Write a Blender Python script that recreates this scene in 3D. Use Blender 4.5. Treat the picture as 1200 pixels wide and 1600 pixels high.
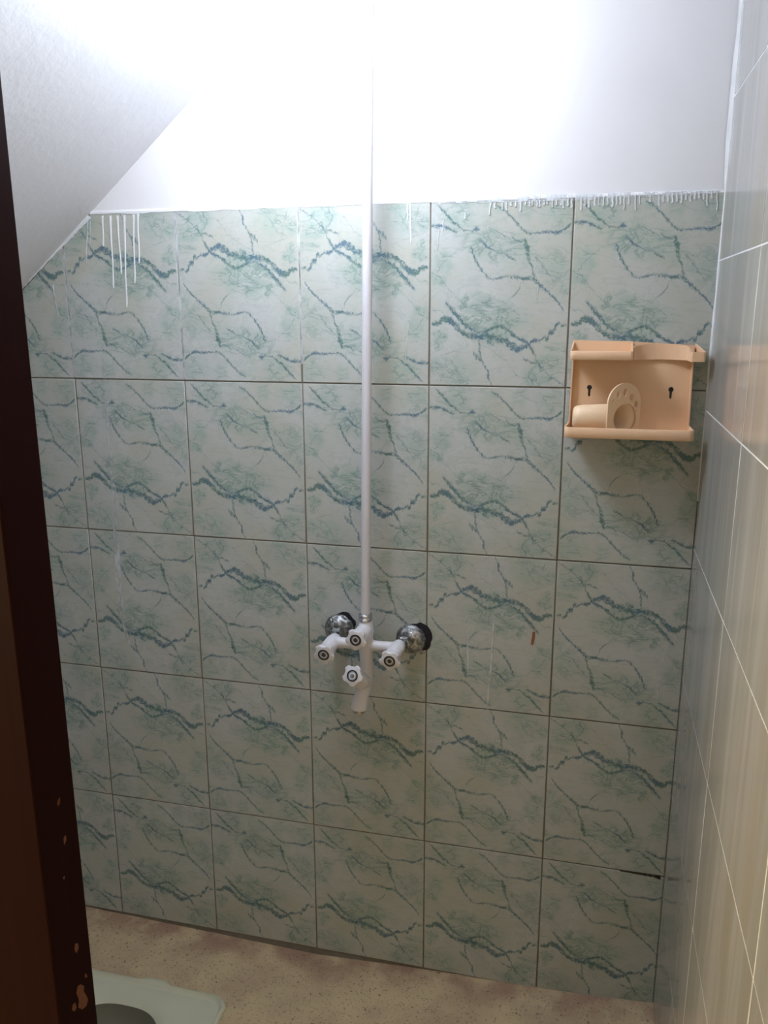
import bpy, bmesh, math, random
from mathutils import Vector, Matrix, noise
random.seed(7)
for o in list(bpy.data.objects): bpy.data.objects.remove(o)
scene = bpy.context.scene
COL = scene.collection

# ------------------------------------------------------------------ camera
F_PX, YAW, PITCH, ROLL = 1303.49, 0.2427, 0.2404, -0.0028
CAM = Vector((1.0456, -1.5471, 1.4381))
_f = Vector((-math.sin(YAW)*math.cos(PITCH), math.cos(YAW)*math.cos(PITCH), -math.sin(PITCH)))
_r0 = Vector((math.cos(YAW), math.sin(YAW), 0)); _u0 = _r0.cross(_f)
_r = math.cos(ROLL)*_r0 + math.sin(ROLL)*_u0
_u = -math.sin(ROLL)*_r0 + math.cos(ROLL)*_u0
cd = bpy.data.cameras.new('camera'); cam = bpy.data.objects.new('camera', cd); COL.objects.link(cam)
cd.sensor_fit = 'VERTICAL'; cd.sensor_height = 24.0; cd.lens = 24.0*F_PX/1600.0; cd.clip_start = 0.01
cam.matrix_world = Matrix(((_r.x, _u.x, -_f.x, CAM.x), (_r.y, _u.y, -_f.y, CAM.y), (_r.z, _u.z, -_f.z, CAM.z), (0, 0, 0, 1)))
scene.camera = cam

# ------------------------------------------------------------------ light
LAMP_POS = (0.585, -0.35, 1.893)     # middle of an oblong frosted lamp
LAMP_COLOR = (0.80, 0.87, 1.0)
LAMP_STRENGTH = 86.0
LAMP_HALF = 0.120
WORLD_COLOR = (1.0, 0.82, 0.40)
WORLD_STRENGTH = 0.29
w = bpy.data.worlds.new('outside'); scene.world = w; w.use_nodes = True
w.node_tree.nodes['Background'].inputs[0].default_value = (*WORLD_COLOR, 1)
w.node_tree.nodes['Background'].inputs[1].default_value = WORLD_STRENGTH
al = bpy.data.lights.new('hall_warm_fill', 'AREA'); al.shape = 'RECTANGLE'; al.size = 1.0; al.size_y = 1.1  # added warm fill for the right wall; unseen source, no window built
al.color = (1.0, .76, .42); al.energy = 115.0
alo = bpy.data.objects.new('hall_warm_fill', al); COL.objects.link(alo); alo.location = (-2.1, -2.5, .75)
alo.rotation_euler = (Vector((1.24, -.75, .70))-Vector(alo.location)).to_track_quat('-Z', 'Y').to_euler()
vs = scene.view_settings
vs.view_transform = 'Standard'; vs.look = 'None'; vs.gamma = 1.0; vs.use_curve_mapping = False
vs.exposure = 0.0

# ------------------------------------------------------------------ helpers
def ray(px, py): return _f + _r*((px-600)/F_PX) - _u*((py-800)/F_PX)
def on_plane(px, py, axis, val):
    d = ray(px, py); t = (val-CAM[axis])/d[axis]; return CAM + d*t
def B(px, py, y=0.0):
    p = on_plane(px, py, 1, y); return (p.x, p.z)

def tag(o, label=None, cat=None, group=None, kind=None):
    if label: o['label'] = label
    if cat: o['category'] = cat
    if group: o['group'] = group
    if kind: o['kind'] = kind
    return o
def link(name, me, mat=None, parent=None):
    o = bpy.data.objects.new(name, me); COL.objects.link(o)
    if mat is not None and not me.materials: me.materials.append(mat)
    if parent: o.parent = parent
    return o
def empty(name, loc):
    o = bpy.data.objects.new(name, None); COL.objects.link(o); o.location = loc; o.empty_display_size = .02
    return o
def mesh_from(name, bm, smooth=False, angle=None):
    bmesh.ops.recalc_face_normals(bm, faces=bm.faces)
    me = bpy.data.meshes.new(name); bm.to_mesh(me); bm.free()
    if smooth:
        for p in me.polygons: p.use_smooth = True
        if angle is not None: me.set_sharp_from_angle(angle=math.radians(angle))
    return me
def part(name, bm, mat, parent=None, smooth=False, angle=None, off=None):
    """mesh authored in world coordinates; parented parts are shifted to the parent's origin"""
    me = mesh_from(name, bm, smooth, angle)
    if parent is not None:
        wl = parent.location.copy()
        if parent.parent: wl = wl + parent.parent.location
        me.transform(Matrix.Translation(-wl))
    return link(name, me, mat, parent)
def add_box(bm, lo, hi):
    v = [bm.verts.new((x, y, z)) for x in (lo[0], hi[0]) for y in (lo[1], hi[1]) for z in (lo[2], hi[2])]
    for a in ((0,1,3,2),(4,6,7,5),(0,4,5,1),(2,3,7,6),(0,2,6,4),(1,5,7,3)): bm.faces.new([v[i] for i in a])
def box_bm(lo, hi, bev=0, seg=2):
    bm = bmesh.new(); add_box(bm, lo, hi)
    if bev: bmesh.ops.bevel(bm, geom=bm.edges[:], offset=bev, segments=seg, affect='EDGES', profile=.5)
    return bm
def frame_of(d):
    d = Vector(d).normalized(); a = Vector((0, 0, 1)) if abs(d.z) < .9 else Vector((1, 0, 0))
    x = a.cross(d).normalized(); y = d.cross(x); return x, y, d
def add_lathe(bm, origin, axis, prof, n=32, closed=True):
    """prof: list of (t along axis, radius)"""
    x, y, d = frame_of(axis); o = Vector(origin); rings = []
    for t, r in prof:
        if r < 1e-6: rings.append([bm.verts.new(o+d*t)])
        else: rings.append([bm.verts.new(o+d*t+x*(r*math.cos(2*math.pi*k/n))+y*(r*math.sin(2*math.pi*k/n))) for k in range(n)])
    for a, b in zip(rings, rings[1:]):
        if len(a) == 1 and len(b) == 1: continue
        for k in range(n):
            k2 = (k+1) % n
            if len(a) == 1: bm.faces.new((a[0], b[k], b[k2]))
            elif len(b) == 1: bm.faces.new((a[k], a[k2], b[0]))
            else: bm.faces.new((a[k], a[k2], b[k2], b[k]))
    if closed:
        if len(rings[0]) > 1: bm.faces.new(rings[0][::-1])
        if len(rings[-1]) > 1: bm.faces.new(rings[-1])
def add_tube(bm, pts, rad, n=20, cap=True):
    pts = [Vector(p) for p in pts]; rings = []
    if not isinstance(rad, (list, tuple)): rad = [rad]*len(pts)
    xa = None
    for i, p in enumerate(pts):
        d = (pts[min(i+1, len(pts)-1)]-pts[max(i-1, 0)]).normalized()
        if xa is None: xa = frame_of(d)[0]
        xa = (xa - d*xa.dot(d)).normalized(); ya = d.cross(xa)
        rings.append([bm.verts.new(p+xa*(rad[i]*math.cos(2*math.pi*k/n))+ya*(rad[i]*math.sin(2*math.pi*k/n))) for k in range(n)])
    for a, b in zip(rings, rings[1:]):
        for k in range(n): bm.faces.new((a[k], a[(k+1) % n], b[(k+1) % n], b[k]))
    if cap: bm.faces.new(rings[0][::-1]); bm.faces.new(rings[-1])
def add_poly_prism(bm, poly, to3, d0, d1):
    """extrude a 2-D polygon; to3(a, b, d) -> 3-D"""
    f = [bm.verts.new(to3(a, b, d0)) for a, b in poly]; g = [bm.verts.new(to3(a, b, d1)) for a, b in poly]
    bm.faces.new(f); bm.faces.new(g[::-1]); n = len(poly)
    for i in range(n): bm.faces.new((f[i], g[i], g[(i+1) % n], f[(i+1) % n]))
def plate_with_holes(name, outline, holes, thick, bevel=0.0):
    """2-D curve with holes, extruded -> mesh in local XY, thickness along Z"""
    cu = bpy.data.curves.new(name, 'CURVE'); cu.dimensions = '2D'; cu.fill_mode = 'BOTH'
    cu.extrude = thick/2; cu.bevel_depth = bevel; cu.bevel_resolution = 1
    for loop in [outline]+holes:
        s = cu.splines.new('POLY'); s.points.add(len(loop)-1); s.use_cyclic_u = True
        for p, (a, b) in zip(s.points, loop): p.co = (a, b, 0, 1)
    o = bpy.data.objects.new(name, cu); COL.objects.link(o)
    dg = bpy.context.evaluated_depsgraph_get(); me = bpy.data.meshes.new_from_object(o.evaluated_get(dg))
    bpy.data.objects.remove(o); bpy.data.curves.remove(cu)
    me.materials.clear()
    return me

# ------------------------------------------------------------------ materials
class NT:
    def __init__(self, name):
        self.m = bpy.data.materials.new(name); self.m.use_nodes = True
        self.t = self.m.node_tree; self.n = self.t.nodes; self.bsdf = self.n['Principled BSDF']
    def node(self, typ, **kw):
        nd = self.n.new(typ)
        for k, v in kw.items(): setattr(nd, k, v)
        return nd
    def put(self, sock, v):
        if isinstance(v, bpy.types.NodeSocket): self.t.links.new(v, sock)
        elif isinstance(v, (tuple, list)) and len(v) == 3 and sock.type == 'RGBA': sock.default_value = (*v, 1)
        else: sock.default_value = v
    def math(self, op, a, b=None, c=None, clamp=False):
        nd = self.node('ShaderNodeMath', operation=op); nd.use_clamp = clamp
        self.put(nd.inputs[0], a)
        if b is not None: self.put(nd.inputs[1], b)
        if c is not None: self.put(nd.inputs[2], c)
        return nd.outputs[0]
    def mix(self, f, a, b, blend='MIX'):
        nd = self.node('ShaderNodeMix', data_type='RGBA', blend_type=blend)
        self.put(nd.inputs[0], f); self.put(nd.inputs[6], a); self.put(nd.inputs[7], b); return nd.outputs[2]
    def coords(self, which='Object'): return self.node('ShaderNodeTexCoord').outputs[which]
    def position(self): return self.node('ShaderNodeNewGeometry').outputs['Position']
    def mapping(self, vec, scale=(1, 1, 1), loc=(0, 0, 0)):
        nd = self.node('ShaderNodeMapping'); self.put(nd.inputs['Vector'], vec)
        nd.inputs['Scale'].default_value = scale; self.put(nd.inputs['Location'], loc); return nd.outputs[0]
    def noise(self, vec, scale=5, detail=2, rough=.5, out='Fac', dist=0.0):
        nd = self.node('ShaderNodeTexNoise'); self.put(nd.inputs['Vector'], vec)
        nd.inputs['Scale'].default_value = scale; nd.inputs['Detail'].default_value = detail
        nd.inputs['Roughness'].default_value = rough; nd.inputs['Distortion'].default_value = dist
        return nd.outputs[out]
    def ramp(self, f, lo, hi, a=0.0, b=1.0):
        nd = self.node('ShaderNodeMapRange', interpolation_type='SMOOTHSTEP'); self.put(nd.inputs[0], f)
        for i, v in enumerate((lo, hi, a, b)): nd.inputs[i+1].default_value = v
        return nd.outputs[0]
    def bump(self, h, strength=.2, dist=.002):
        nd = self.node('ShaderNodeBump'); self.put(nd.inputs['Height'], h)
        nd.inputs['Strength'].default_value = strength; nd.inputs['Distance'].default_value = dist
        self.t.links.new(nd.outputs[0], self.bsdf.inputs['Normal'])
    def set(self, **kw):
        names = dict(color='Base Color', rough='Roughness', metal='Metallic', ior='IOR', spec='Specular IOR Level', coat='Coat Weight', coat_rough='Coat Roughness', alpha='Alpha', sss='Subsurface Weight')
        for k, v in kw.items(): self.put(self.bsdf.inputs[names[k]], v)
        return self.m
def simple(name, color, rough=.5, metal=0.0, var=.06, scale=40, **kw):
    t = NT(name); n = t.noise(t.coords(), scale, 3)
    dark = tuple(c*(1-var) for c in color); lite = tuple(min(1, c*(1+var)) for c in color)
    t.set(color=t.mix(n, dark, lite), rough=rough, metal=metal, **kw); return t.m

# --- the printed marble tile: veins traced once in the tile's own frame (u right, v down)
def tile_uv(x, y):
    xl = 22+(y-95)/1420*75; xr = 1045+(y-60)/1475*35; u = (x-xl)/(xr-xl)
    yt = 95-34*u; yb = 1515+20*u; return (u, (y-yt)/(yb-yt))
VEINS = [  # axis, half width (px of the trace), strength, points
 ('u', 13, .85, [(66,582),(105,570),(116,592),(140,560),(151,525),(178,520),(186,470),(215,484),(240,455),(275,462),(300,450),(335,425)]),
 ('u', [11,18,25,24,21,25,27,20,17,17,19,22,26,17,13], 1.0, [(305,430),(345,405),(400,380),(440,415),(500,445),(560,465),(640,475),(690,475),(760,490),(810,510),(850,555),(900,600),(960,610),(990,580),(1036,570)]),
 ('u', [12,14,13,15,12,10,10,12,13,15,15,6], .85, [(330,440),(430,490),(480,535),(530,565),(600,545),(650,515),(700,508),(760,545),(810,582),(850,640),(900,692),(945,748)]),
 ('v', [5,7,9,11], .7, [(236,282),(262,330),(290,380),(318,432)]),
 ('u', [5,7,6,7,9,7], .6, [(30,112),(80,140),(140,180),(190,225),(238,282),(262,300)]),
 ('u', [8,11,11,6], .65, [(236,280),(285,282),(320,296),(350,310)]),
 ('v', [6,8,9,8,9,8,8,9], .85, [(565,85),(595,140),(600,200),(630,240),(655,290),(668,340),(676,400),(690,476)]),
 ('u', [6,14,10,5], .8, [(645,280),(680,300),(705,322),(724,352)]),
 ('v', [4,6,4], .45, [(258,108),(282,150),(300,190)]),
 ('u', 4, .15, [(345,135),(420,210),(470,290),(560,350),(640,402),(672,415)]),
 ('u', [5,8,9,12,15,17,14,12,10,9,10,9,8,7,7,5], .9, [(92,692),(150,770),(205,815),(260,870),(310,915),(345,936),(400,932),(440,940),(520,946),(570,940),(605,918),(650,945),(690,992),(735,1062),(764,1130),(776,1182)]),
 ('v', [9,8,10,15,17,13,6], .85, [(318,930),(336,1000),(365,1070),(380,1120),(388,1170),(398,1212),(410,1222)]),
 ('u', [6,9,8,4], .7, [(395,1212),(440,1206),(480,1232),(500,1245)]),
 ('u', [5,15,10,6,6,10,10,5], .7, [(455,1068),(478,1078),(500,1090),(530,1112),(590,1132),(645,1164),(690,1202),(724,1238)]),
 ('u', [4,7,6,3], .5, [(505,1228),(545,1254),(590,1285),(625,1308)]),
 ('u', [9,12,13,13,11,10,9,9,9,10,10,5], .85, [(104,1330),(140,1292),(190,1270),(260,1275),(330,1268),(380,1262),(420,1290),(470,1350),(530,1412),(570,1450),(600,1474),(618,1490)]),
 ('u', [5,16,8,7,12,11,9,7,5], .8, [(725,1308),(750,1318),(785,1302),(840,1310),(880,1345),(930,1390),(980,1450),(1010,1490),(1032,1512)]),
 ('u', [5,9,10,13,12], .85, [(880,1298),(910,1305),(945,1328),(1000,1350),(1068,1348)]),
 ('u', 6, .45, [(398,905),(430,832),(462,790),(512,738)]),
 ('u', 5, .35, [(395,628),(430,680),(470,702),(560,690)]),
 ('u', 5, .35, [(505,738),(560,760),(605,778)]),
 ('u', [4,4,4,5,6,5], .12, [(820,735),(880,800),(940,868),(975,920),(1000,948),(1022,960)]),
 ('u', [3,4,5,5,5,4], .12, [(780,1183),(870,1165),(900,1130),(945,1092),(985,1042),(1022,975)]),
 ('u', 4, .12, [(735,342),(860,350),(960,322),(1010,296)]),
 ('u', 6, .28, [(175,905),(240,980),(300,1068),(352,1116)]),
 ('u', 5, .28, [(190,1030),(240,1062),(300,1100),(372,1122)]),
 ('u', 6, .40, [(962,660),(990,682),(1040,684)]),
 ('u', 5, .35, [(45,280),(120,284),(185,318)]),
 ('v', 6, .40, [(222,1402),(250,1450),(268,1486)]),
 ('u', 4, .12, [(905,350),(930,230),(950,130),(965,80)]),
]
TILE_BASE = ((.435, .472, .462), (.535, .555, .545)); TILE_GRIME = (.43, .425, .325)
CLOUDS = [(200,180,150,.7),(120,350,120,.5),(450,600,160,.55),(660,640,180,.65),(740,700,130,.6),(1000,960,80,.7),(980,1060,110,.6),
          (470,1150,190,.5),(700,1190,140,.7),(190,1400,140,.5),(160,1010,160,.45),(850,180,170,.6),(980,450,70,.8),(880,1410,150,.6),
          (420,1430,80,.6),(560,520,110,.7),(70,820,110,.4),(640,1440,110,.45),(1000,250,80,.5),(90,1250,90,.35)]
def tile_material():
    t = NT('printed_marble_tile'); uvn = t.node('ShaderNodeUVMap'); uvn.uv_map = 'UVMap'; uv = uvn.outputs[0]
    def vadd(a, b):
        nd = t.node('ShaderNodeVectorMath', operation='ADD'); t.put(nd.inputs[0], a); t.put(nd.inputs[1], b); return nd.outputs[0]
    def vmad(a, k, c):
        nd = t.node('ShaderNodeVectorMath', operation='MULTIPLY_ADD'); t.put(nd.inputs[0], a); nd.inputs[1].default_value = k; t.put(nd.inputs[2], c); return nd.outputs[0]
    n1 = t.noise(uv, 42, 4, .72, 'Color')                       # crinkled vein edges
    wuv = vmad(n1, (.050, .040, 0), vadd(uv, (-.025, -.020, 0)))
    sp = t.node('ShaderNodeSeparateXYZ'); t.put(sp.inputs[0], wuv); U, V = sp.outputs[0], sp.outputs[1]
    # pack veins that do not overlap along their axis into shared curves
    tracks = []
    for axis, hw, st, pts in VEINS:
        q = [tile_uv(*p) for p in pts]; hw = hw if isinstance(hw, list) else [hw*.5]+[hw]*(len(q)-2)+[hw*.5]
        k = 0 if axis == 'u' else 1
        rows = sorted(zip([p[k] for p in q], [p[1-k] for p in q], hw)); rr = []
        for i, (a, b, h) in enumerate(rows):
            a0, b0 = rows[max(i-1, 0)][:2]; a1, b1 = rows[min(i+1, len(rows)-1)][:2]
            sc = (1.0, 1.3) if k == 0 else (1.3, 1.0)
            sl = abs((b1-b0)*sc[1]/max((a1-a0)*sc[0], 1e-4)); hu = (h*(.55+.6*st)+1.5)/1020.0/sc[1]
            rr.append((max(.001, min(.999, a)), max(0, min(1, b)), hu*min(math.sqrt(1+sl*sl), 3.0)*1.35))
        for tr in tracks:
            if tr[0] == k and all(rr[-1][0]+.035 < x[0][0] or rr[0][0]-.035 > x[-1][0] for x in tr[1]): tr[1].append(rr); break
        else: tracks.append((k, [rr]))
    acc = None
    def curve(vals, sock):
        nd = t.node('ShaderNodeFloatCurve'); cm = nd.mapping; c = cm.curves[0]
        while len(c.points) > 2: c.points.remove(c.points[1])
        c.points[0].location = vals[0]; c.points[-1].location = vals[-1]
        for p in vals[1:-1]: c.points.new(*p)
        for p in c.points: p.handle_type = 'VECTOR'
        cm.extend = 'HORIZONTAL'; cm.update(); nd.inputs['Factor'].default_value = 1
        t.put(nd.inputs['Value'], sock); return nd.outputs[0]
    wob = t.ramp(t.noise(uv, 24, 3, .6), .30, .70, 1.75, .75)    # width breaks up along the vein
    for k, segs in tracks:
        segs.sort(); A, O = (U, V) if k == 0 else (V, U); fp = []; wp = [(0.0, 0.0)] if segs[0][0][0] > .012 else []
        for rr in segs:
            fp += [(a, b) for a, b, h in rr]
            if rr[0][0] > .012: wp.append((rr[0][0]-.008, 0.0))
            wp += [(a, min(1, h*15)) for a, b, h in rr]
            if rr[-1][0] < .988: wp.append((rr[-1][0]+.008, 0.0))
        f = curve(fp, A); wc = curve(wp, A)
        d = t.math('MULTIPLY', t.math('ABSOLUTE', t.math('SUBTRACT', O, f)), wob)
        h = t.math('MAXIMUM', t.math('MULTIPLY_ADD', wc, 1/15.0, -.0012), 1e-7)
        m = t.math('SUBTRACT', 1.0, t.math('DIVIDE', d, h), clamp=True)
        m = t.math('MULTIPLY', m, t.math('MULTIPLY_ADD', wc, 4.6, .18))
        m = t.math('MULTIPLY', m, t.math('GREATER_THAN', wc, .02))
        acc = m if acc is None else t.math('MAXIMUM', acc, m)
    # green clouds, smeared along the diagonal
    cl = None
    n2 = t.noise(uv, 8, 5, .66, 'Color'); cuv = vmad(n2, (.20, .17, 0), vadd(uv, (-.10, -.085, 0)))
    for x, y, r, st in [(x, y, r*1.25, st) for x, y, r, st in CLOUDS]:
        u, v = tile_uv(x, y)
        nd = t.node('ShaderNodeVectorMath', operation='MULTIPLY_ADD'); t.put(nd.inputs[0], cuv); kx, ky = 1020.0/r, 1420.0/r
        nd.inputs[1].default_value = (kx, ky, 0); nd.inputs[2].default_value = (-u*kx, -v*ky, 0)
        ln = t.node('ShaderNodeVectorMath', operation='LENGTH'); t.put(ln.inputs[0], nd.outputs[0])
        m = t.math('MULTIPLY', t.math('SUBTRACT', 1.0, ln.outputs['Value'], clamp=True), st)
        cl = m if cl is None else t.math('ADD', cl, m)
    rot = t.node('ShaderNodeMapping'); t.put(rot.inputs[0], uv); rot.inputs['Rotation'].default_value = (0, 0, -.75); rot.inputs['Scale'].default_value = (9, 24, 1)
    mott = t.noise(rot.outputs[0], 1.0, 6, .70, dist=.8)
    clm = t.ramp(cl, .02, .50)
    # thin wisps inside the clouds
    ridge = t.math('ABSOLUTE', t.math('SUBTRACT', t.noise(rot.outputs[0], .42, 4, .62, dist=1.0), .5))
    wisp = t.math('MULTIPLY', t.ramp(ridge, .0, .042, 1.0, 0.0), t.ramp(cl, .05, .55, .18, .85))
    cloud = t.math('MULTIPLY', clm, t.ramp(mott, .32, .62, .12, 1.0), clamp=True)
    veins = t.math('MULTIPLY', t.math('MINIMUM', acc, 1.0), t.ramp(n1, .40, .54, .35, 1.0), clamp=True)
    base = t.mix(t.noise(uv, 3.1, 3), TILE_BASE[0], TILE_BASE[1])
    grime = t.noise(t.position(), 5.5, 5, .65)
    base = t.mix(t.ramp(grime, .34, .68, .05, .60), base, TILE_GRIME)
    c = t.mix(t.math('MULTIPLY', cloud, .74), base, (.31, .40, .35))
    vc = t.mix(t.ramp(t.noise(uv, 4.5, 2), .40, .60), (.062, .142, .200), (.078, .165, .155))
    c = t.mix(t.math('MULTIPLY', wisp, .75), c, (.17, .26, .235))
    c = t.mix(t.math('MULTIPLY', veins, .90), c, vc)
    speck = t.ramp(t.noise(t.position(), 210, 1, .4), .765, .80)
    c = t.mix(t.math('MULTIPLY', speck, .55), c, (.82, .82, .82))
    t.set(color=c, rough=t.ramp(grime, .3, .8, .24, .42), spec=.42); return t.m
def right_tile_material():
    t = NT('streaked_grey_tile'); oc = t.coords()
    rnd = t.node('ShaderNodeObjectInfo').outputs['Random']; off = t.node('ShaderNodeCombineXYZ')
    t.put(off.inputs[1], t.math('MULTIPLY', rnd, 9.0)); t.put(off.inputs[2], t.math('MULTIPLY', rnd, 3.0))
    v = t.mapping(oc, (15, 15, 1.3), off.outputs[0])
    a = t.noise(v, 1.0, 4, .6, dist=.3); b = t.noise(t.mapping(oc, (34, 34, 2.2), off.outputs[0]), 1.0, 2, .5)
    c = t.mix(t.ramp(a, .35, .66), (.31, .30, .275), (.375, .37, .35))
    c = t.mix(t.ramp(b, .56, .74, 0, .5), c, (.50, .49, .46))
    c = t.mix(t.ramp(t.noise(t.mapping(oc, (11, 11, 1.0), off.outputs[0]), 1.3, 3), .52, .72, 0, .5), c, (.33, .285, .22))
    t.set(color=c, rough=.13, spec=.5); t.bump(t.noise(oc, 60, 2), .04, .001); return t.m
def plaster_material(name, color, bump, dist, scale):
    t = NT(name); p = t.position(); n = t.noise(p, scale, 6, .6)
    c = t.mix(t.ramp(t.noise(p, 3.0, 4), .35, .7), color, tuple(x*.95 for x in color))
    t.set(color=c, rough=.72, spec=.25); t.bump(n, bump, dist); return t.m
def floor_material():
    t = NT('speckled_cement_floor'); p = t.position()
    c = t.mix(t.ramp(t.noise(p, 9, 5, .6), .35, .66), (.47, .35, .22), (.60, .47, .275))
    vo = t.node('ShaderNodeTexVoronoi'); t.put(vo.inputs['Vector'], p); vo.inputs['Scale'].default_value = 210
    chip = t.ramp(vo.outputs['Distance'], .18, .42); sel = t.ramp(t.noise(p, 95, 2), .46, .60)
    c = t.mix(t.math('MULTIPLY', t.math('SUBTRACT', 1.0, chip), t.math('MULTIPLY', sel, .75)), c, (.12, .085, .06))
    big = t.math('MULTIPLY', t.ramp(t.noise(p, 150, 1, .3), .70, .74), .65); c = t.mix(big, c, (.07, .045, .03))
    pale = t.ramp(t.noise(p, 260, 2), .60, .74); c = t.mix(t.math('MULTIPLY', pale, .5), c, (.60, .53, .43))
    # reddish stain in a band along the back wall
    sp = t.node('ShaderNodeSeparateXYZ'); t.put(sp.inputs[0], p)
    band = t.math('MULTIPLY', t.ramp(sp.outputs[1], -.10, -.005), t.ramp(t.noise(p, 12, 4), .36, .62))
    c = t.mix(t.math('MULTIPLY', band, .6), c, (.23, .105, .085))
    t.set(color=c, rough=.55); t.bump(t.noise(p, 150, 4), .35, .002); return t.m
def wood_material():
    t = NT('dark_brown_door_paint'); p = t.coords(); v = t.mapping(p, (60, 60, 2.2))
    n = t.noise(v, 1.0, 4, .6)
    c = t.mix(n, (.011, .0036, .0036), (.021, .0056, .0052))
    spot = t.ramp(t.noise(t.mapping(p, (90, 90, 28)), 1.0, 3, .6), .74, .77)
    c = t.mix(t.math('MULTIPLY', spot, .6), c, (.20, .07, .025))
    t.set(color=c, rough=.5, spec=.03); t.bump(n, .12, .001); return t.m
def paint_film(name, color, alpha, breakup=0.0, scale=60):
    t = NT(name); a = alpha
    if breakup: a = t.math('MULTIPLY', t.ramp(t.noise(t.mapping(t.position(), (1, 1, .25)), scale, 4, .6), .5-breakup, .5+breakup*.6), alpha)
    t.set(color=color, rough=.6, alpha=a); return t.m

M = dict(
 tile=tile_material(), rtile=right_tile_material(),
 plaster=plaster_material('white_wall_plaster', (.78, .775, .79), .10, .002, 60),
 slope=plaster_material('rough_white_plaster', (.76, .77, .80), .28, .004, 55),
 grout=simple('grey_brown_grout', (.20, .18, .15), .9, var=.3, scale=60),
 wgrout=simple('white_grout', (.66, .67, .68), .7, var=.2, scale=30),
 paint=simple('white_paint_drips', (.72, .74, .76), .55),
 film=paint_film('thin_paint_film', (.76, .80, .84), .62, .18),
 dripfilm=paint_film('soft_paint_drips', (.74, .77, .80), .8),
 smear=paint_film('faint_paint_smear', (.72, .74, .78), .42, .16, 45),
 floor=floor_material(), wood=wood_material(),
 chip=simple('bare_orange_wood', (.13, .042, .016), .7, var=.25, scale=120),
 porcelain=simple('pale_green_porcelain', (.62, .62, .47), .28, var=.05, scale=14),
 bowl=simple('dark_olive_porcelain', (.20, .19, .14), .35, var=.12, scale=18),  # bowl much darker and more olive than the deck
 wplastic=simple('white_plastic', (.70, .685, .72), .36, var=.03),
 pipe=simple('white_pipe_plastic', (.66, .645, .69), .42, var=.05, scale=60),
 chrome=simple('chrome', (.62, .63, .65), .22, 1.0, var=.1),
 black=simple('black_plastic', (.012, .012, .018), .4),
 dark=simple('hole_shade_black', (.010, .010, .018), .8),
 peach=simple('peach_plastic', (.80, .53, .33), .42, var=.04, scale=20),
 cream=simple('cream_plastic', (.84, .62, .40), .40, var=.03, scale=20),
 screw=simple('dull_screw', (.10, .09, .10), .45, .8),
 rust=simple('rust', (.30, .12, .05), .8), mold=simple('black_mould', (.02, .022, .02), .9))
t = NT('engraved_steel'); oc = t.coords()
t.set(color=t.mix(t.ramp(t.noise(oc, 130, 2), .4, .6), (.22, .235, .24), (.50, .50, .51)), rough=.34, metal=1.0)
t.bump(t.noise(oc, 130, 3, .6, dist=1.2), .9, .003); M['steel'] = t.m
t = NT('lamp_glow'); t.set(color=(.9, .9, .9)); t.put(t.bsdf.inputs['Emission Color'], LAMP_COLOR); t.put(t.bsdf.inputs['Emission Strength'], LAMP_STRENGTH); M['glow'] = t.m

# ------------------------------------------------------------------ room shell
XC = 1.2412; TW = .25; TH = .3241; XL = -.70; YF = -.80
SZ = lambda x: 1.6204+.84*(x-.0666)           # underside of the stair on the back wall
TOPZ = 5*TH
def struct(name, bm, mat, **k):
    return tag(part(name, bm, mat, **k), kind='structure')

# back wall (plaster body), cut by the stair slope
bm = bmesh.new()
add_poly_prism(bm, [(XL-.1, -.15), (XC+.12, -.15), (XC+.12, SZ(XC+.12)+.08), (XL-.1, SZ(XL-.1)+.08)], lambda a, b, d: (a, d, b), .0028, .12)
wall_back = struct('wall_back', bm, M['plaster'])
def clip(poly, a, b, c):      # keep a*x+b*z<=c
    out = []
    for i, p in enumerate(poly):
        q = poly[(i+1) % len(poly)]; dp = a*p[0]+b*p[1]-c; dq = a*q[0]+b*q[1]-c
        if dp <= 0: out.append(p)
        if (dp < 0 < dq) or (dq < 0 < dp):
            s = dp/(dp-dq); out.append((p[0]+(q[0]-p[0])*s, p[1]+(q[1]-p[1])*s))
    return out
def inset(poly, d):           # convex, counter-clockwise
    n = len(poly); L = []
    for i in range(n):
        p, q = Vector(poly[i]), Vector(poly[(i+1) % n]); e = (q-p).normalized(); nr = Vector((-e.y, e.x)); L.append((p+nr*d, e))
    out = []
    for i in range(n):
        p, e = L[i-1]; q, g = L[i]; den = e.x*g.y-e.y*g.x
        s = ((q.x-p.x)*g.y-(q.y-p.y)*g.x)/den; r = p+e*s; out.append((r.x, r.y))
    return out
def slab_mesh(name, poly, to3, depth, bev, uvf=None):
    """thin tile: rounded front edge; to3(a, b, d), d=0 front face, growing into the wall"""
    bm = bmesh.new(); uvl = bm.loops.layers.uv.new('UVMap')
    i1 = inset(poly, bev*.35); i2 = inset(poly, bev)
    rings = []; flat = []
    for pl, d in ((i2, 0), (i1, bev*.3), (poly, bev), (poly, depth)):
        rings.append([bm.verts.new(to3(a, b, d)) for a, b in pl]); flat.append(pl)
    n = len(poly); faces = []
    def face(vs, ab):
        f = bm.faces.new(vs)
        if uvf:
            for l, (a, b) in zip(f.loops, ab): l[uvl].uv = uvf(a, b)
        return f
    face(rings[0], flat[0])
    for k in range(3):
        for i in range(n):
            j = (i+1) % n; f = face((rings[k][i], rings[k+1][i], rings[k+1][j], rings[k][j]), (flat[k][i], flat[k+1][i], flat[k+1][j], flat[k][j])); f.smooth = k < 2
    return mesh_from(name, bm)
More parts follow.
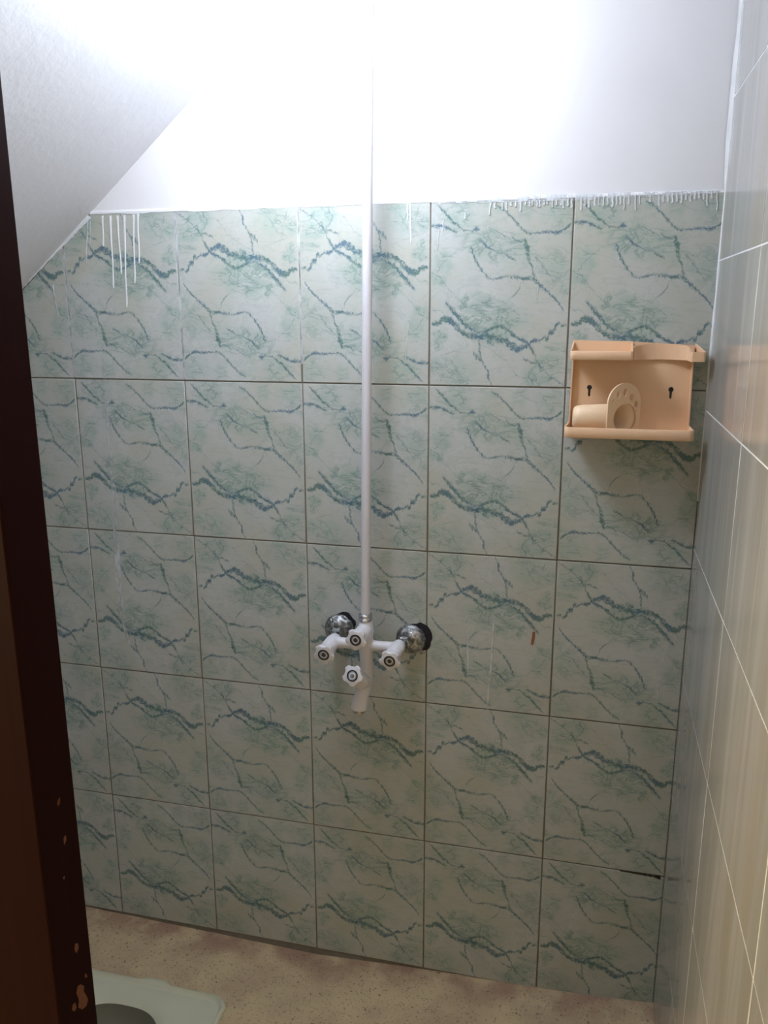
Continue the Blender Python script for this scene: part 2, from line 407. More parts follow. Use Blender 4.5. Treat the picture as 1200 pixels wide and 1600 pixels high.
# grout bed behind the tiles
bm = bmesh.new()
pg = clip([(XL, -.05), (XC, -.05), (XC, TOPZ), (XL, TOPZ)], -.84, 1, 1.6204-.84*.0666)
add_poly_prism(bm, pg, lambda a, b, d: (a, d, b), .0018, .008)
part('grout_bed', bm, M['grout'], wall_back)
ORIENT = {0: 'AAAABB', 1: 'BBBBBA', 2: 'BBABAA', 3: 'AAAAAA', 4: 'ABBBBB'}   # columns -1..4
cache = {}
J = .0014
for row in range(5):
    for c in range(-3, 5):
        ori = ORIENT[row][c+1] if c >= -1 else random.choice('AB')
        x0, x1 = c*TW+J, (c+1)*TW-J; z1, z0 = (5-row)*TH-J, (4-row)*TH+J
        if c == 4: x1 = XC-.0008
        if c == -3: x0 = XL+.002
        if row == 0: z1 = TOPZ
        poly = [(x0, z0), (x1, z0), (x1, z1), (x0, z1)]
        cp = clip(poly, -.84, 1, 1.6204-.84*.0666-.004)
        if len(cp) < 3: continue
        full = c not in (4, -3) and row > 0 and len(cp) == 4 and all(abs(p[0]-q[0])+abs(p[1]-q[1]) < 1e-6 for p, q in zip(cp, poly))
        ox, oz = c*TW, (4-row)*TH
        loc = [(a-ox, b-oz) for a, b in cp]
        def uvf(a, b, o=ori):
            u, v = a/TW, 1-b/TH
            return (u, v) if o == 'A' else (1-u, 1-v)
        key = ori if full else None
        if key and key in cache: me = cache[key]
        else:
            me = slab_mesh('tile', loc, lambda a, b, d: (a, d, b), .006, .0009, uvf)
            if key: cache[key] = me
        o = link('tile', me, M['tile'], wall_back)
        dz = random.uniform(-.0003, .0003); o.location = (ox, dz, oz)
        o.rotation_euler = (random.uniform(-.0008, .0008), 0, random.uniform(-.0012, .0012))

# right wall
bm = box_bm((XC+.008, -2.4, -.15), (XC+.12, .12, 2.85))
wall_right = struct('wall_right', bm, M['plaster'])
RH = .2506; RZ0 = .0092-RH; RW = .3765
part('grout_bed', box_bm((XC+.0006, -4*RW, -.06), (XC+.0085, .0, 2.72)), M['wgrout'], wall_right)
rme = slab_mesh('tile', [(.0022, .0012), (RW-.0022, .0012), (RW-.0022, RH-.0012), (.0022, RH-.0012)], lambda a, b, d: (d, -a, b), .008, .0006)
for r in range(0, 12):
    for c in range(4):
        o = link('tile', rme, M['rtile'], wall_right); o.location = (XC+random.uniform(-.0002, .0002), -c*RW, RZ0+r*RH)
        o.rotation_euler = (0, random.uniform(-.0006, .0006), random.uniform(-.0006, .0006))

# light cement run in the corner of the two tiled walls
bm = bmesh.new(); zs = [1.10+.04*i for i in range(int((SZ(XC)-1.10)/.04))]
rg = random.Random(4); L = [[], [], []]
for z in zs:
    k = (.0022 if z < 1.0 else .0034)*rg.uniform(.6, 1.25) if z < TOPZ else .0055*rg.uniform(.7, 1.2)
    L[0].append(bm.verts.new((XC-k, .0005, z))); L[1].append(bm.verts.new((XC-k*.35, -k*.35, z))); L[2].append(bm.verts.new((XC+.0003, -k, z)))
for a, b in zip(L, L[1:]):
    for i in range(len(zs)-1): bm.faces.new((a[i], a[i+1], b[i+1], b[i]))
part('corner_cement', bm, M['wgrout'], wall_back, True)
# sloped underside of the stairs
bm = bmesh.new()
nx, ny = 24, 12
xs0, xs1 = XL-.02, XC+.02
add_poly_prism(bm, [(xs0, SZ(xs0)), (xs1, SZ(xs1)), (xs1, SZ(xs1)+.14), (xs0, SZ(xs0)+.14)], lambda a, b, d: (a, d, b), .02, -.90)
struct('ceiling', bm, M['slope'])
struct('wall_left', box_bm((XL-.1, -.9, -.15), (XL, .02, 1.2)), M['plaster'])
# front wall with the doorway
JX = .492; JY0, JY1 = -.868, -.80
bm = bmesh.new()
add_box(bm, (XL-.1, JY0+.01, -.15), (.385, JY1-.004, SZ(XL)+.02))
add_poly_prism(bm, [(XL, SZ(XL)), (.385, SZ(XL)), (.385, SZ(.385)+.02), (XL, SZ(XL)+.02)], lambda a, b, d: (a, d, b), JY0+.01, JY1-.004)
add_poly_prism(bm, [(.385, 1.885), (XC+.005, 2.03), (XC+.005, SZ(XC)+.02), (.385, SZ(.385)+.02)], lambda a, b, d: (a, d, b), JY0+.01, JY1-.004)
struct('wall_front', bm, M['plaster'])
# door frame
door = empty('door_1', (.44, -.834, 0)); tag(door, 'dark brown painted wooden door frame with chipped orange patches', None, kind='structure')
part('frame_post', box_bm((.375, JY0, -.03), (JX, JY1, 1.88), .0022, 2), M['wood'], door)
part('frame_head', box_bm((.375, JY0, 1.88), (XC-.001, JY1, 1.95), .0022, 2), M['wood'], door)
def chip_at(outline_px, nm='paint_chip'):
    bm = bmesh.new(); pts = [on_plane(x, y, 0, JX) for x, y in outline_px]
    f = [bm.verts.new((JX+.0007, p.y, p.z)) for p in pts]; g = [bm.verts.new((JX-.001, p.y, p.z)) for p in pts]
    bm.faces.new(f); n = len(f)
    for i in range(n): bm.faces.new((f[i], f[(i+1) % n], g[(i+1) % n], g[i]))
    part(nm, bm, M['chip'], door)
chip_at([(121,1541),(126,1538),(131,1541),(130,1549),(134,1555),(137,1562),(134,1572),(128,1577),(122,1574),(123,1562),(119,1552)])
chip_at([(113,1570),(117,1567),(119,1574),(116,1580),(112,1578)])
chip_at([(117,1474),(121,1474),(122,1481),(119,1489),(116,1484)])
chip_at([(99,1310),(102,1305),(103,1312),(100,1320)])
chip_at([(132,1522),(134,1521),(136,1526),(133,1528)])
chip_at([(98,1372),(100,1369),(100,1374)])

# floor: slightly uneven cement
FZ = [(-.7, .0), (-.11, -.004), (.25, -.012), (.5, -.018), (.75, -.004), (1.0, .004), (1.13, .010), (1.2412, .020)]
def floor_z(x, y):
    z = FZ[-1][1]
    for (a, za), (b, zb) in zip(FZ, FZ[1:]):
        if x <= b: z = za+(zb-za)*(max(x, a)-a)/(b-a); break
    k = min(1, max(0, -y/.16)); return z*(1-k)+(-.012)*k
bm = bmesh.new(); gx = [XL+(XC-XL+.008)*i/60 for i in range(61)]; gy = [.004-2.4*(j/60)**1.6 for j in range(61)]
V = [[bm.verts.new((x, y, floor_z(x, y)+.0012*noise.noise(Vector((x*14, y*14, 0))))) for x in gx] for y in gy]
for j in range(60):
    for i in range(60): bm.faces.new((V[j][i], V[j][i+1], V[j+1][i+1], V[j+1][i]))
cut = [f for f in bm.faces if all(abs(v.co.x-.150) < .190 and abs(v.co.y+.458) < .255 for v in f.verts)]
ed = [e for e in bm.edges if len(e.link_faces) == 1]; bmesh.ops.delete(bm, geom=cut, context='FACES')
r = bmesh.ops.extrude_edge_only(bm, edges=ed)
for v in r['geom']:
    if isinstance(v, bmesh.types.BMVert): v.co.z = -.09
floor = struct('floor', bm, M['floor'], smooth=True, angle=40)

# ------------------------------------------------------------------ paint on the wall
def ribbon(name, pts, wid, mat, parent, thick=.0009, front=-.0006, bulb=True):
    """raised paint run on the back wall; pts (x, z) top to bottom, wid widths"""
    bm = bmesh.new(); rings = []; n = len(pts)
    if not isinstance(wid, list): wid = [wid]*n
    for i, ((x, z), wd) in enumerate(zip(pts, wid)):
        th = thick*(1.5 if bulb and i == n-2 else 1)
        rings.append([bm.verts.new((x+wd*a, front-th*b, z)) for a, b in ((-.5, -1.0), (-.36, .75), (0, 1), (.36, .75), (.5, -1.0))])
    for a, b in zip(rings, rings[1:]):
        for k in range(4): bm.faces.new((a[k], a[k+1], b[k+1], b[k]))
    bm.faces.new(rings[0]); bm.faces.new(rings[-1][::-1])
    return part(name, bm, mat, parent, smooth=True, angle=50)
def drip(x0, y0, x1, y1, w=3.2, mat='paint'):
    (a, b), (c, d) = B(x0, y0), B(x1, y1); wm = w/800.0; L = b-d
    pts = []; wd = []
    for s, k in ((0, 1.5), (.08, 1.0), (.35, .8), (.65, .7), (.86, .85), (.95, 1.0), (1, .45)):
        pts.append((a+(c-a)*s+.0006*math.sin(9*s+x0), b-L*s)); wd.append(wm*k)
    ribbon('paint_drip', pts, wd, M[mat], wall_back, thick=.0003 if mat == 'film' else .0007)
for a in [(160,337,162,385,3),(172,337,178,450,3.2),(183,337,190,428,3),(194,336,198,480,3.4),(208,335,211,443,3.2),(215,334,218,411,3),
          (137,343,134,412,3,'film'),(141,341,140,400,2.5,'film'),(82,446,91,493,2.6,'film'),(641,318,642,380,3),(637,318,637,345,2.6),
          (533,340,530,382,2.4,'film'),(686,360,683,392,2.2,'film'),(693,344,692,362,2.2,'film'),(727,332,727,342,2.2),(841,445,839,475,2.2,'film'),(639,500,634,560,2.2,'film')]:
    drip(*a)
def b4(x, y): return 640+x/2.143, 250+y/2.143
rng = random.Random(3)
dr = [(272,183,-6),(286,160,0),(311,165,0),(324,168,0),(372,171,0)]
x = 338
for x in (388,402,411,428,436,452,461,479,492,508,514,531,543): dr.append((x, 146+rng.uniform(1, 15), 0))
for x, y in ((340,152),(356,156),(575,168),(588,152),(601,158),(620,152),(634,150),(650,152),(664,149),(680,157),(694,150),(707,148),(719,165),(735,147),(756,167),(770,146),(806,140),(835,152),(850,140),(866,138),(881,142),(896,138),(911,143),(926,132),(941,138),(956,130),(970,126),(985,130),(996,152),(1012,128),(1030,168)): dr.append((x, y, 0))
for x, y, dx in dr:
    top = 152-(x-270)*.055 - 8
    p0 = b4(x, top); p1 = b4(x+dx, y+2); drip(p0[0], p0[1], p1[0], p1[1], rng.uniform(2.0, 3.6), 'dripfilm')
# painted ledge on the tile tops and the thin paint band below it
bm = bmesh.new()
add_poly_prism(bm, [(.0030, TOPZ-.001), (-.0006, TOPZ-.001), (-.0007, TOPZ+.0005), (.0008, TOPZ+.0022), (.0030, TOPZ+.005)], lambda a, b, d: (d, a, b), .068, XC-.001)
part('paint_ledge', bm, M['plaster'], wall_back)
def band(px_top, px_bot, mat, seed=1, front=-.0008):
    bm = bmesh.new(); rg = random.Random(seed); N = 60; top = []; bot = []
    for i in range(N+1):
        s = i/N; f = s*(len(px_top)-1); k = min(int(f), len(px_top)-2); u = f-k
        tx = px_top[k][0]*(1-u)+px_top[k+1][0]*u; ty = px_top[k][1]*(1-u)+px_top[k+1][1]*u
        bx = px_bot[k][0]*(1-u)+px_bot[k+1][0]*u; by = px_bot[k][1]*(1-u)+px_bot[k+1][1]*u+rg.uniform(-1.2, 1.2)
        a = B(tx, ty); b = B(bx, by); top.append(bm.verts.new((a[0], front, a[1]))); bot.append(bm.verts.new((b[0], front-.0002, b[1])))
    for i in range(N): bm.faces.new((top[i], top[i+1], bot[i+1], bot[i]))
    geo = bmesh.ops.extrude_face_region(bm, geom=bm.faces[:])
    for v in geo['geom']:
        if isinstance(v, bmesh.types.BMVert): v.co.y += .0009
    part('paint_band', bm, mat, wall_back)
band([(674,311),(900,303),(1126,297)], [(674,318),(900,314),(1126,302)], M['film'])
band([(34,440),(136,334)], [(40,446),(142,340)], M['paint'], 2)
band([(140,333),(465,321),(672,312)], [(140,336),(465,324),(672,316)], M['paint'], 4)
# white paint left standing in the upright joints of the top row
for c in (0, 1, 2):
    z0 = TH*4 if c < 2 else TH*4.1
    ztop = min(TOPZ-.002, SZ(c*TW)-.01)
    ribbon('joint_paint', [(c*TW, ztop), (c*TW, (ztop+z0)/2), (c*TW, z0+.003)], [.0062, .005, .0034], M['film'], wall_back, thick=.0002, front=-.0001, bulb=False)
# long faint smears
def smear(px, wpx, mat='smear'):
    ribbon('paint_smear', [B(x, y) for x, y in px], [v/800 for v in wpx], M[mat], wall_back, thick=.00003, front=-.00078, bulb=False)
smear([(160,560),(166,620),(173,690),(178,770),(181,830)], [4,8,10,10,9])
smear([(181,830),(184,890),(187,930),(192,965),(203,1008)], [10,12,12,11,5], 'film')
smear([(727,950),(730,1000),(732,1055)], [2,3,2], 'film')
smear([(772,968),(768,1030),(763,1085),(762,1112)], [2.5,3,3,2], 'film')
smear([(1027,1073),(1028,1092)], [2,2], 'film')
ribbon('rust_mark', [B(834, 987), B(833, 998), B(831, 1007)], [.005, .006, .005], M['rust'], wall_back, thick=.0006, bulb=False)
bm = bmesh.new(); top = []; bot = []
for i, x in enumerate(range(968, 1036, 4)):
    yc = 1360+(x-968)*.17; h = .6+1.3*abs(math.sin(i*1.7))*(i/17)+ (1.8 if x > 1026 else 0)
    a = B(x, yc-h); b = B(x, yc+h); top.append(bm.verts.new((a[0], -.0009, a[1]))); bot.append(bm.verts.new((b[0], -.0009, b[1])))
for i in range(len(top)-1): bm.faces.new((top[i], top[i+1], bot[i+1], bot[i]))
part('mould_streak', bm, M['mold'], wall_back)

# ------------------------------------------------------------------ bulb under the slope (above the frame)
lx, ly, lz = LAMP_POS
lamp = empty('frosted_lamp', (lx, ly, lz)); tag(lamp, 'oblong frosted lamp glowing cool white under the sloped ceiling', 'lamp')
bm = bmesh.new(); add_lathe(bm, (lx, ly, lz), (1, 0, 0), [(-LAMP_HALF, 0)]+[(LAMP_HALF*math.sin(math.radians(a)), .042*math.cos(math.radians(a))**.7) for a in range(-80, 81, 8)]+[(LAMP_HALF, 0)], 32)
part('diffuser', bm, M['glow'], lamp, True)
bm = bmesh.new(); add_tube(bm, [(lx, ly, lz+.036), (lx, ly, SZ(lx)-.004)], .006, 16); part('stem', bm, M['wplastic'], lamp, True, 40)
bm = bmesh.new(); add_lathe(bm, (lx, ly, SZ(lx)+.012), (0, 0, -1), [(0, .026), (.022, .026), (.030, .014), (.031, .006)], 24); part('ceiling_cup', bm, M['wplastic'], lamp, True, 40)

# ------------------------------------------------------------------ shower pipe and mixer
def pipe_axis(z): s = (z-.853)/(1.737-.853); return Vector((.6385+.0115*s, -.056, z))
pipe = empty('shower_pipe', pipe_axis(.86)); tag(pipe, 'tall thin white plastic riser pipe standing on the mixer tap', 'pipe')
bm = bmesh.new(); add_tube(bm, [pipe_axis(z) for z in (.845, 1.1, 1.4, 1.7, 2.09)], .0091, 24); part('tube', bm, M['pipe'], pipe, True, 40)
bm = bmesh.new(); add_lathe(bm, pipe_axis(.840), (0.01, 0, 1), [(0, .0125), (.001, .0137), (.005, .0137), (.006, .0128), (.008, .0128), (.009, .0135), (.013, .0135), (.0145, .0115), (.015, .009)], 28)
part('coupling_nut', bm, M['chrome'], pipe, True, 30)

mixer = empty('wall_mixer', (.6335, 0, .787)); tag(mixer, 'white plastic wall mixer tap with four fluted knobs and chrome flanges', 'tap')
FL = [Vector((.568, 0, .796)), Vector((.719, 0, .787))]; VA = [Vector((.571, -.058, .789)), Vector((.7035, -.058, .788))]
for i, fpos in enumerate(FL):
    bm = bmesh.new(); add_lathe(bm, fpos+Vector((0, -.0002, 0)), (0, -1, 0), [(0, .0300), (.003, .0312), (.006, .0305), (.011, .0275), (.016, .0225), (.019, .0165), (.021, .0125), (.021, .010)], 40)
    part('wall_flange', bm, M['steel'], mixer, True, 50)
    bm = bmesh.new(); d = (VA[i]-fpos); s0 = fpos+d*.30; add_tube(bm, [s0, fpos+d*.85], .0095, 20)
    add_lathe(bm, fpos+d*.40, d, [(0, .0125), (.0015, .0150), (.011, .0150), (.0125, .013)], 6)
    part('inlet_nut', bm, M['steel'], mixer, True, 30)
# flat near-black patches that paint the shade of tile holes behind the flanges
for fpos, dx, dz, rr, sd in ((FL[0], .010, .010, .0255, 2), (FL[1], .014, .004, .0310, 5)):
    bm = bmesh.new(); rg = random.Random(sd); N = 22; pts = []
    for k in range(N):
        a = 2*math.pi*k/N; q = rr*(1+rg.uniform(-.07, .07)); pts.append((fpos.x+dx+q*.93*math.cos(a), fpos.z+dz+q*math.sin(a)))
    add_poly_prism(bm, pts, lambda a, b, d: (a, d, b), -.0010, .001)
    part('flange_hole_shade', bm, M['dark'], wall_back)
# body: bar, barrels, column and spout fused into one surface
KN = [(Vector((.5675, -.108, .7815)), Vector((-.02, -1, -.10))), (Vector((.6995, -.108, .782)), Vector((-.03, -1, -.08))),
      (Vector((.6325, -.108, .8185)), Vector((-.04, -1, .02))), (Vector((.6265, -.112, .7455)), Vector((-.12, -1, .34)))]
bm = bmesh.new()
add_tube(bm, [VA[0], (.60, -.058, .7885), (.6385, -.057, .7885), (.67, -.058, .7885), VA[1]], [.0125, .0105, .0115, .0105, .0125], 20)
for i in range(2):
    k, ax = KN[i]; ax = ax.normalized(); add_tube(bm, [VA[i]+Vector((0, .016, 0)), VA[i], k-ax*.026, k-ax*.014], [.0125, .0148, .0155, .0125], 20)
colx = .6385
add_tube(bm, [(colx, -.056, .840), (colx, -.056, .825), (colx, -.056, .79), (colx+.001, -.056, .75), (colx, -.058, .715), (colx-.003, -.064, .695)], [.0125, .0150, .0145, .0128, .0138, .0140], 22)
k, ax = KN[2]; ax = ax.normalized(); add_tube(bm, [(colx, -.050, .818), (colx-.002, -.075, .818), k-ax*.016], [.0160, .0168, .0150], 22)
k, ax = KN[3]; ax = ax.normalized(); add_tube(bm, [(colx, -.058, .712), (.634, -.082, .722), k-ax*.014], [.0150, .0170, .0150], 22)
add_tube(bm, [(colx-.001, -.058, .712), (.6355, -.070, .695), (.6325, -.078, .680), (.6305, -.081, .666), (.6302, -.0815, .6605)], [.0135, .0142, .0146, .0160, .0160], 22)
body = part('body', bm, M['wplastic'], mixer, True)
md = body.modifiers.new('fuse', 'REMESH'); md.mode = 'VOXEL'; md.voxel_size = .0013; md.use_smooth_shade = True
md = body.modifiers.new('soften', 'SMOOTH'); md.iterations = 5; md.factor = .5
bm = bmesh.new(); add_lathe(bm, (.6302, -.0815, .6615), (-.0, -.02, -1), [(0, .0125), (.006, .0125), (.0075, .0118), (.0075, .009), (.003, .0088)], 24)
part('aerator', bm, M['chrome'], mixer, True, 40)
def knob(k, ax, bright, spin):
    ax = ax.normalized(); x, y, d = frame_of(ax); bm = bmesh.new(); N = 60; rings = []
    def rad(a, base, lobe):
        c = math.cos(5*a+spin); return base*(1+lobe*(1 if c > .25 else (-.9 if c < -.35 else (c+.05)*2.6)))
    for t, b, lb in ((-.020, .0145, 0), (-.015, .0165, .03), (-.006, .0182, .085), (-.0015, .0195, .115), (0, .0190, .105), (.0008, .0175, .07)):
        rings.append([bm.verts.new(k+d*t+x*(rad(2*math.pi*i/N, b, lb)*math.cos(2*math.pi*i/N))+y*(rad(2*math.pi*i/N, b, lb)*math.sin(2*math.pi*i/N))) for i in range(N)])
    for a, b in zip(rings, rings[1:]):
        for i in range(N): bm.faces.new((a[i], a[(i+1) % N], b[(i+1) % N], b[i]))
    bm.faces.new(rings[0][::-1]); bm.faces.new(rings[-1])
    kb = part('knob', bm, M['wplastic'], mixer, True, 50)
    bm = bmesh.new(); add_lathe(bm, k, ax, [(.0006, .0086), (.0016, .0088), (.0016, .0112), (.0006, .0114)], 32, closed=False); part('ring', bm, M['black'], kb, True, 40)
    bm = bmesh.new(); add_lathe(bm, k, ax, [(.0006, .0088), (.0011, .0086), (.0011, .0066), (.0005, .0060), (0.0005, 0)], 28, closed=False); part('cap', bm, M['chrome'], kb, True, 40)
    bm = bmesh.new(); add_lathe(bm, k, ax, [(.0004, .0048), (.0014, .0044), (.0019, .0025), (.0020, 0)], 20, closed=False); part('screw', bm, M['chrome' if bright else 'screw'], kb, True, 40)
for i, (k, ax) in enumerate(KN): knob(k, ax, i == 3, (1.5, 1.9, 2.2, 1.1)[i])

# ------------------------------------------------------------------ peach shelf
shelf = empty('bathroom_shelf', (1.111, -.009, 1.217)); tag(shelf, 'peach plastic two tier bathroom shelf screwed to the tiles', 'shelf')
def circ(cx, cy, r, n=16, sx=1.0): return [(cx+r*sx*math.cos(2*math.pi*i/n), cy+r*math.sin(2*math.pi*i/n)) for i in range(n)]
def keyhole(cx, cz):
    pts = []
    for i in range(17):
        a = math.radians(-60+300*i/16); pts.append((cx+.0044*math.cos(a), cz+.0044*math.sin(a)))
    return pts+[(cx-.0019, cz-.013), (cx-.0015, cz-.0155), (cx+.0005, cz-.0165), (cx+.0019, cz-.0145)][::1]
def mesh_part(name, me, mat, parent, mtx):
    me.transform(mtx); wl = parent.location.copy()
    me.transform(Matrix.Translation(-wl)); return link(name, me, mat, parent)
XZ = lambda y: Matrix(((1, 0, 0, 0), (0, 0, -1, y), (0, 1, 0, 0), (0, 0, 0, 1)))     # local XY -> world XZ
me = plate_with_holes('back_panel', [(1.0085, 1.219), (1.2145, 1.219), (1.2125, 1.374), (1.160, 1.377), (1.112, 1.379), (1.010, 1.3815)], [keyhole(1.042, 1.299), keyhole(1.180, 1.298)], .0035)
mesh_part('back_panel', me, M['peach'], shelf, XZ(-.0075))
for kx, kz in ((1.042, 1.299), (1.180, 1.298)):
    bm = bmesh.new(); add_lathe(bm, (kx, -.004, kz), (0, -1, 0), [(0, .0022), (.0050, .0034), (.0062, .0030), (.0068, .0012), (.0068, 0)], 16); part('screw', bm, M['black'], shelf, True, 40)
    bm = bmesh.new(); add_poly_prism(bm, [(kx-.006, kz-.018), (kx+.006, kz-.018), (kx+.006, kz+.006), (kx-.006, kz+.006)], lambda a, b, d: (a, d, b), -.0035, -.0009); part('slot_shade_plate', bm, M['screw'], shelf)  # dark plate standing in for the shade inside the keyhole
# side ribs of the panel
for s, (xb, xt) in ((-1, (1.0085, 1.0100)), (1, (1.2145, 1.2125))):
    bm = bmesh.new(); t_ = .003*s
    add_poly_prism(bm, [(xb, 1.220), (xb-t_, 1.220), (xt-t_, 1.372), (xt, 1.372)][::s], lambda a, b, d: (a, d, b), -.003, -.020)
    bmesh.ops.bevel(bm, geom=bm.edges[:], offset=.0008, segments=2, affect='EDGES'); part('side_rib', bm, M['peach'], shelf, True, 40)
def tray(name, back, front, yb, yf, z0, zb, zf, th=.0028, floor_th=.003, rad=.010):
    """open tray: back=(xl,xr) at yb, front=(xl,xr) at yf, rim from zb at the back to zf at the front, rounded front corners"""
    def outline(ins):
        (bl, br), (fl, fr) = back, front; bl += ins; br -= ins; fl += ins; fr -= ins; f = yf+ins; b = yb-(ins if ins else 0)
        P = [(bl, b)]; r = max(rad-ins, .002)
        for i in range(7): a = math.pi+(math.pi/2)*i/6; P.append((fl+r+r*math.cos(a), f+r+r*math.sin(a)))
        for i in range(7): a = 1.5*math.pi+(math.pi/2)*i/6; P.append((fr-r+r*math.cos(a), f+r+r*math.sin(a)))
        P.append((br, b)); return P
    zr = lambda y: zf+(zb-zf)*max(0, min(1, (y-yf-.012)/(yb-yf-.012)))
    bm = bmesh.new(); o, i_ = outline(0), outline(th); e = .0007
    om, im = outline(e), outline(th-e)
    R = [[bm.verts.new((x, y, z0)) for x, y in om], [bm.verts.new((x, y, z0+e)) for x, y in o], [bm.verts.new((x, y, zr(y)-e)) for x, y in o], [bm.verts.new((x, y, zr(y))) for x, y in om],
         [bm.verts.new((x, y, zr(y))) for x, y in im], [bm.verts.new((x, y, zr(y)-e)) for x, y in i_], [bm.verts.new((x, y, z0+floor_th)) for x, y in i_]]
    n = len(o)
    for a, b in zip(R, R[1:]):
        for k in range(n): bm.faces.new((a[k], a[(k+1) % n], b[(k+1) % n], b[k]))
    bm.faces.new(R[0]); bm.faces.new(R[-1][::-1])
    return part(name, bm, M['peach'], shelf, True, 45)
tray('lower_tray', (1.0075, 1.2155), (1.0035, 1.2170), -.004, -.080, 1.2185, 1.2365, 1.2365)
tray('soap_tray', (1.0095, 1.1120), (1.0070, 1.1110), -.004, -.068, 1.3505, 1.3800, 1.3655, rad=.006)
# open cup ring with a short arm on the right
bm = bmesh.new(); path = [(1.1125, -.030)]
cx_, cy_ = 1.1575, -.058
for i in range(15):
    a = math.radians(172-164*i/14); path.append((cx_+.0450*math.cos(a), -.034+.022*math.sin(a)))
path += [(1.2030, -.0660), (1.2045, -.0678), (1.2225, -.0678), (1.2240, -.0660), (1.2150, -.0050)]
def strip(bm, path, z0, ztf, th):
    n = len(path); rings = []
    for i, (x, y) in enumerate(path):
        d = Vector(path[min(i+1, n-1)])-Vector(path[max(i-1, 0)]); d.normalize(); nr = Vector((-d.y, d.x))*th/2; zt = ztf(x, y)
        rings.append([bm.verts.new((x+nr.x, y+nr.y, z0)), bm.verts.new((x+nr.x, y+nr.y, zt)), bm.verts.new((x-nr.x, y-nr.y, zt)), bm.verts.new((x-nr.x, y-nr.y, z0))])
    for a, b in zip(rings, rings[1:]):
        for k in range(4): bm.faces.new((a[k], a[(k+1) % 4], b[(k+1) % 4], b[k]))
    bm.faces.new(rings[0]); bm.faces.new(rings[-1][::-1])
strip(bm, path, 1.3495, lambda x, y: 1.3655+.011*max(0, min(1, (y+.066)/.055)), .0028)
# thin deck closing the arm
add_poly_prism(bm, [(1.2035, -.0665), (1.2225, -.0665), (1.2140, -.0050), (1.1900, -.0085), (1.1985, -.030)], lambda a, b, d: (a, b, d), 1.3500, 1.3530)
part('cup_ring', bm, M['peach'], shelf, True, 35)

# tumbler lying in the lower tray
tum = empty('toothbrush_tumbler', (1.06, -.044, 1.222)); tag(tum, 'cream toothbrush tumbler with holed flange lying on its side in the peach shelf', 'tumbler')
an = math.radians(50); nrm = Vector((math.cos(an), -math.sin(an), 0)); tan = Vector((math.sin(an), math.cos(an), 0)); pc = Vector((1.1015, -.0425, 1.2225))
W2 = .0365; HH = .0885
outl = [(-W2+.004, 0), (W2-.004, 0), (W2, .004)]
for i in range(1, 24): a = math.pi*i/24; outl.append((W2*math.cos(a), HH-.036+.036*math.sin(a)))
outl += [(-W2, .004)]
opening = [(.003+.0255*math.cos(2*math.pi*i/28), .0275+.0250*math.sin(2*math.pi*i/28)) for i in range(28)]
holes = [opening]
for hx, hz, sx, sz in ((-.0240, .0580, .0035, .0038), (-.0140, .0690, .0046, .0070), (.0005, .0720, .0046, .0070), (.0150, .0640, .0046, .0070), (.0262, .0500, .0040, .0064)):
    holes.append([(hx+sx*math.cos(2*math.pi*i/14), hz+sz*math.sin(2*math.pi*i/14)) for i in range(14)])
me = plate_with_holes('flange', outl, holes, .0034)
mesh_part('flange', me, M['cream'], tum, Matrix(((tan.x, 0, nrm.x, pc.x), (tan.y, 0, nrm.y, pc.y), (0, 1, 0, pc.z), (0, 0, 0, 1))))
bm = bmesh.new(); n = 36; rings = []; axv = Vector((-1, .06, -.02)).normalized()
def cup_ring(t, r, oblique):
    out = []
    for i in range(n):
        a = 2*math.pi*i/n; yy, zz = r*math.cos(a), r*math.sin(a)*1.0
        base = Vector((pc.x, pc.y, pc.z+.0275))+axv*t
        yy = yy*(1-(1-math.cos(an))*oblique); sh = yy*math.tan(an)*oblique        # mouth follows the slanted flange
        out.append(bm.verts.new(base+Vector((sh, yy, zz))))
    return out
for t, r, ob in ((.000, .0255, 1), (.012, .0252, 1), (.040, .0242, .5), (.070, .0228, .12), (.080, .0210, 0), (.0845, .0175, 0), (.086, .012, 0)): rings.append(cup_ring(t, r, ob))
for a, b in zip(rings, rings[1:]):
    for i in range(n): bm.faces.new((a[i], a[(i+1) % n], b[(i+1) % n], b[i]))
bm.faces.new(rings[-1])
cup = part('cup', bm, M['cream'], tum, True, 60)
md = cup.modifiers.new('wall', 'SOLIDIFY'); md.thickness = .0016; md.offset = -1

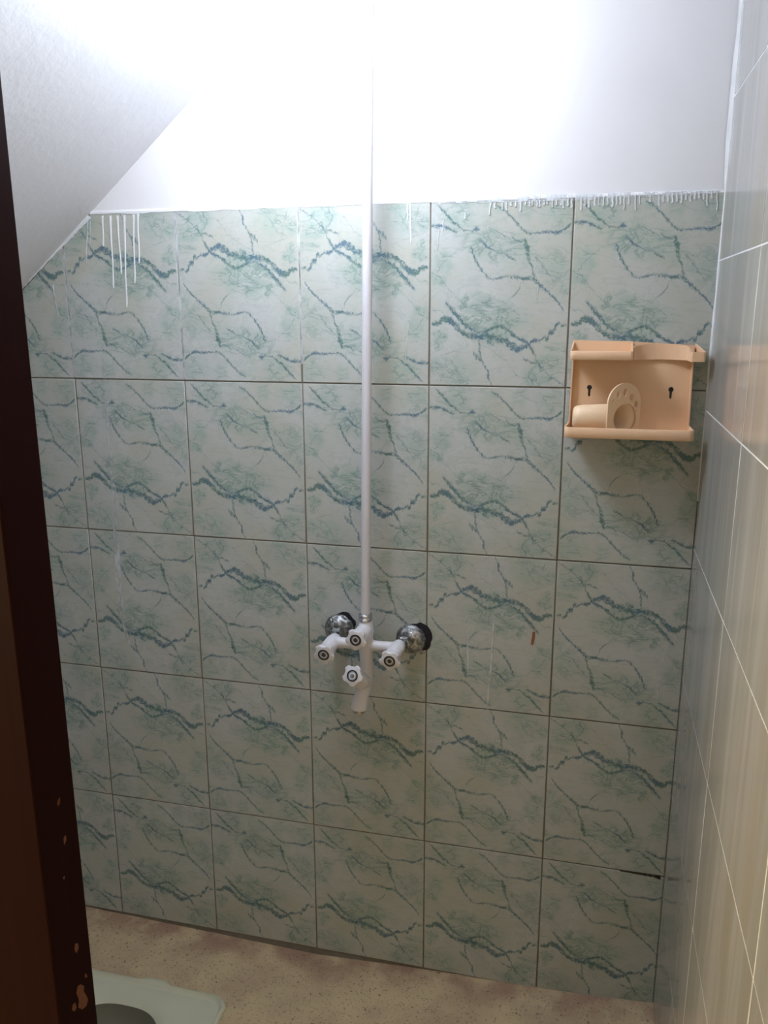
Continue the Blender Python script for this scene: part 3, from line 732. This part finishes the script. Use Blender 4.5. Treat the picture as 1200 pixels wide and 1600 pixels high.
# ------------------------------------------------------------------ squat toilet pan
pan = empty('squat_toilet', (.15, -.455, -.012)); tag(pan, 'pale green white ceramic squat toilet pan set into the floor', 'toilet')
N = 128; cx_, cy_ = .150, -.458; hw, hl, rc = .219, .290, .045
def rrect(a, ins):
    c, s = math.cos(a), math.sin(a); w_, l_, r_ = hw-ins, hl-ins, max(rc-ins, .01)
    lo, hi = 0, 1
    for _ in range(30):
        m = (lo+hi)/2; x, y = abs(c*m), abs(s*m); qx, qy = x-(w_-r_), y-(l_-r_)
        d = math.hypot(max(qx, 0), max(qy, 0))+min(max(qx, qy), 0)-r_
        if d > 0: hi = m
        else: lo = m
    return cx_+c*lo, cy_+s*lo
def hole(a, k):
    c, s = math.cos(a), math.sin(a); e_ = 2/2.8; return cx_-.002+math.copysign(abs(c)**e_, c)*.125*k, cy_+.012+math.copysign(abs(s)**e_, s)*.213*k
bm = bmesh.new(); rings = []; rg = random.Random(11)
jit = [0]*N; cur = 0
for i in range(N):
    if rg.random() < .35: cur = rg.uniform(-.007, .004)
    jit[i] = cur
for ins, z, jf in ((-.001, -.04, 1), (-.001, -.0065, 1), (.003, -.0025, .8), (.011, -.0010, .3), (.0145, -.0035, 0), (.0175, -.0085, 0), (.0205, -.0095, 0), (.024, -.0085, 0), (.032, -.0080, 0)):
    ring = []
    for i in range(N):
        a = 2*math.pi*i/N; x, y = rrect(a, ins-jit[i]*jf*1.0); ring.append(bm.verts.new((x, y, z)))
    rings.append(ring)
for k, z in ((1.10, -.0095), (1.04, -.013), (1.0, -.020)):
    rings.append([bm.verts.new((*hole(2*math.pi*i/N, k), z)) for i in range(N)])
for a, b in zip(rings, rings[1:]):
    for i in range(N): bm.faces.new((a[i], a[(i+1) % N], b[(i+1) % N], b[i]))
part('deck', bm, M['porcelain'], pan, True, 50)
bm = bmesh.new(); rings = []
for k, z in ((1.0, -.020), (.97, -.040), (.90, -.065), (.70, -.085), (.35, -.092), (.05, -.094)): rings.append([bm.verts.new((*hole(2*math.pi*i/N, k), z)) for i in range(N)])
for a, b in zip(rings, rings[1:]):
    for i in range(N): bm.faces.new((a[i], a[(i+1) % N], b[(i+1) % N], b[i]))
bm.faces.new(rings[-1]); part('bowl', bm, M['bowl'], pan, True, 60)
for s in (-1, 1):
    fx = cx_+s*.158
    part('foot_rest', box_bm((fx-.038, cy_-.12, -.012), (fx+.038, cy_+.09, .004), .006, 3), M['porcelain'], pan, True, 40)
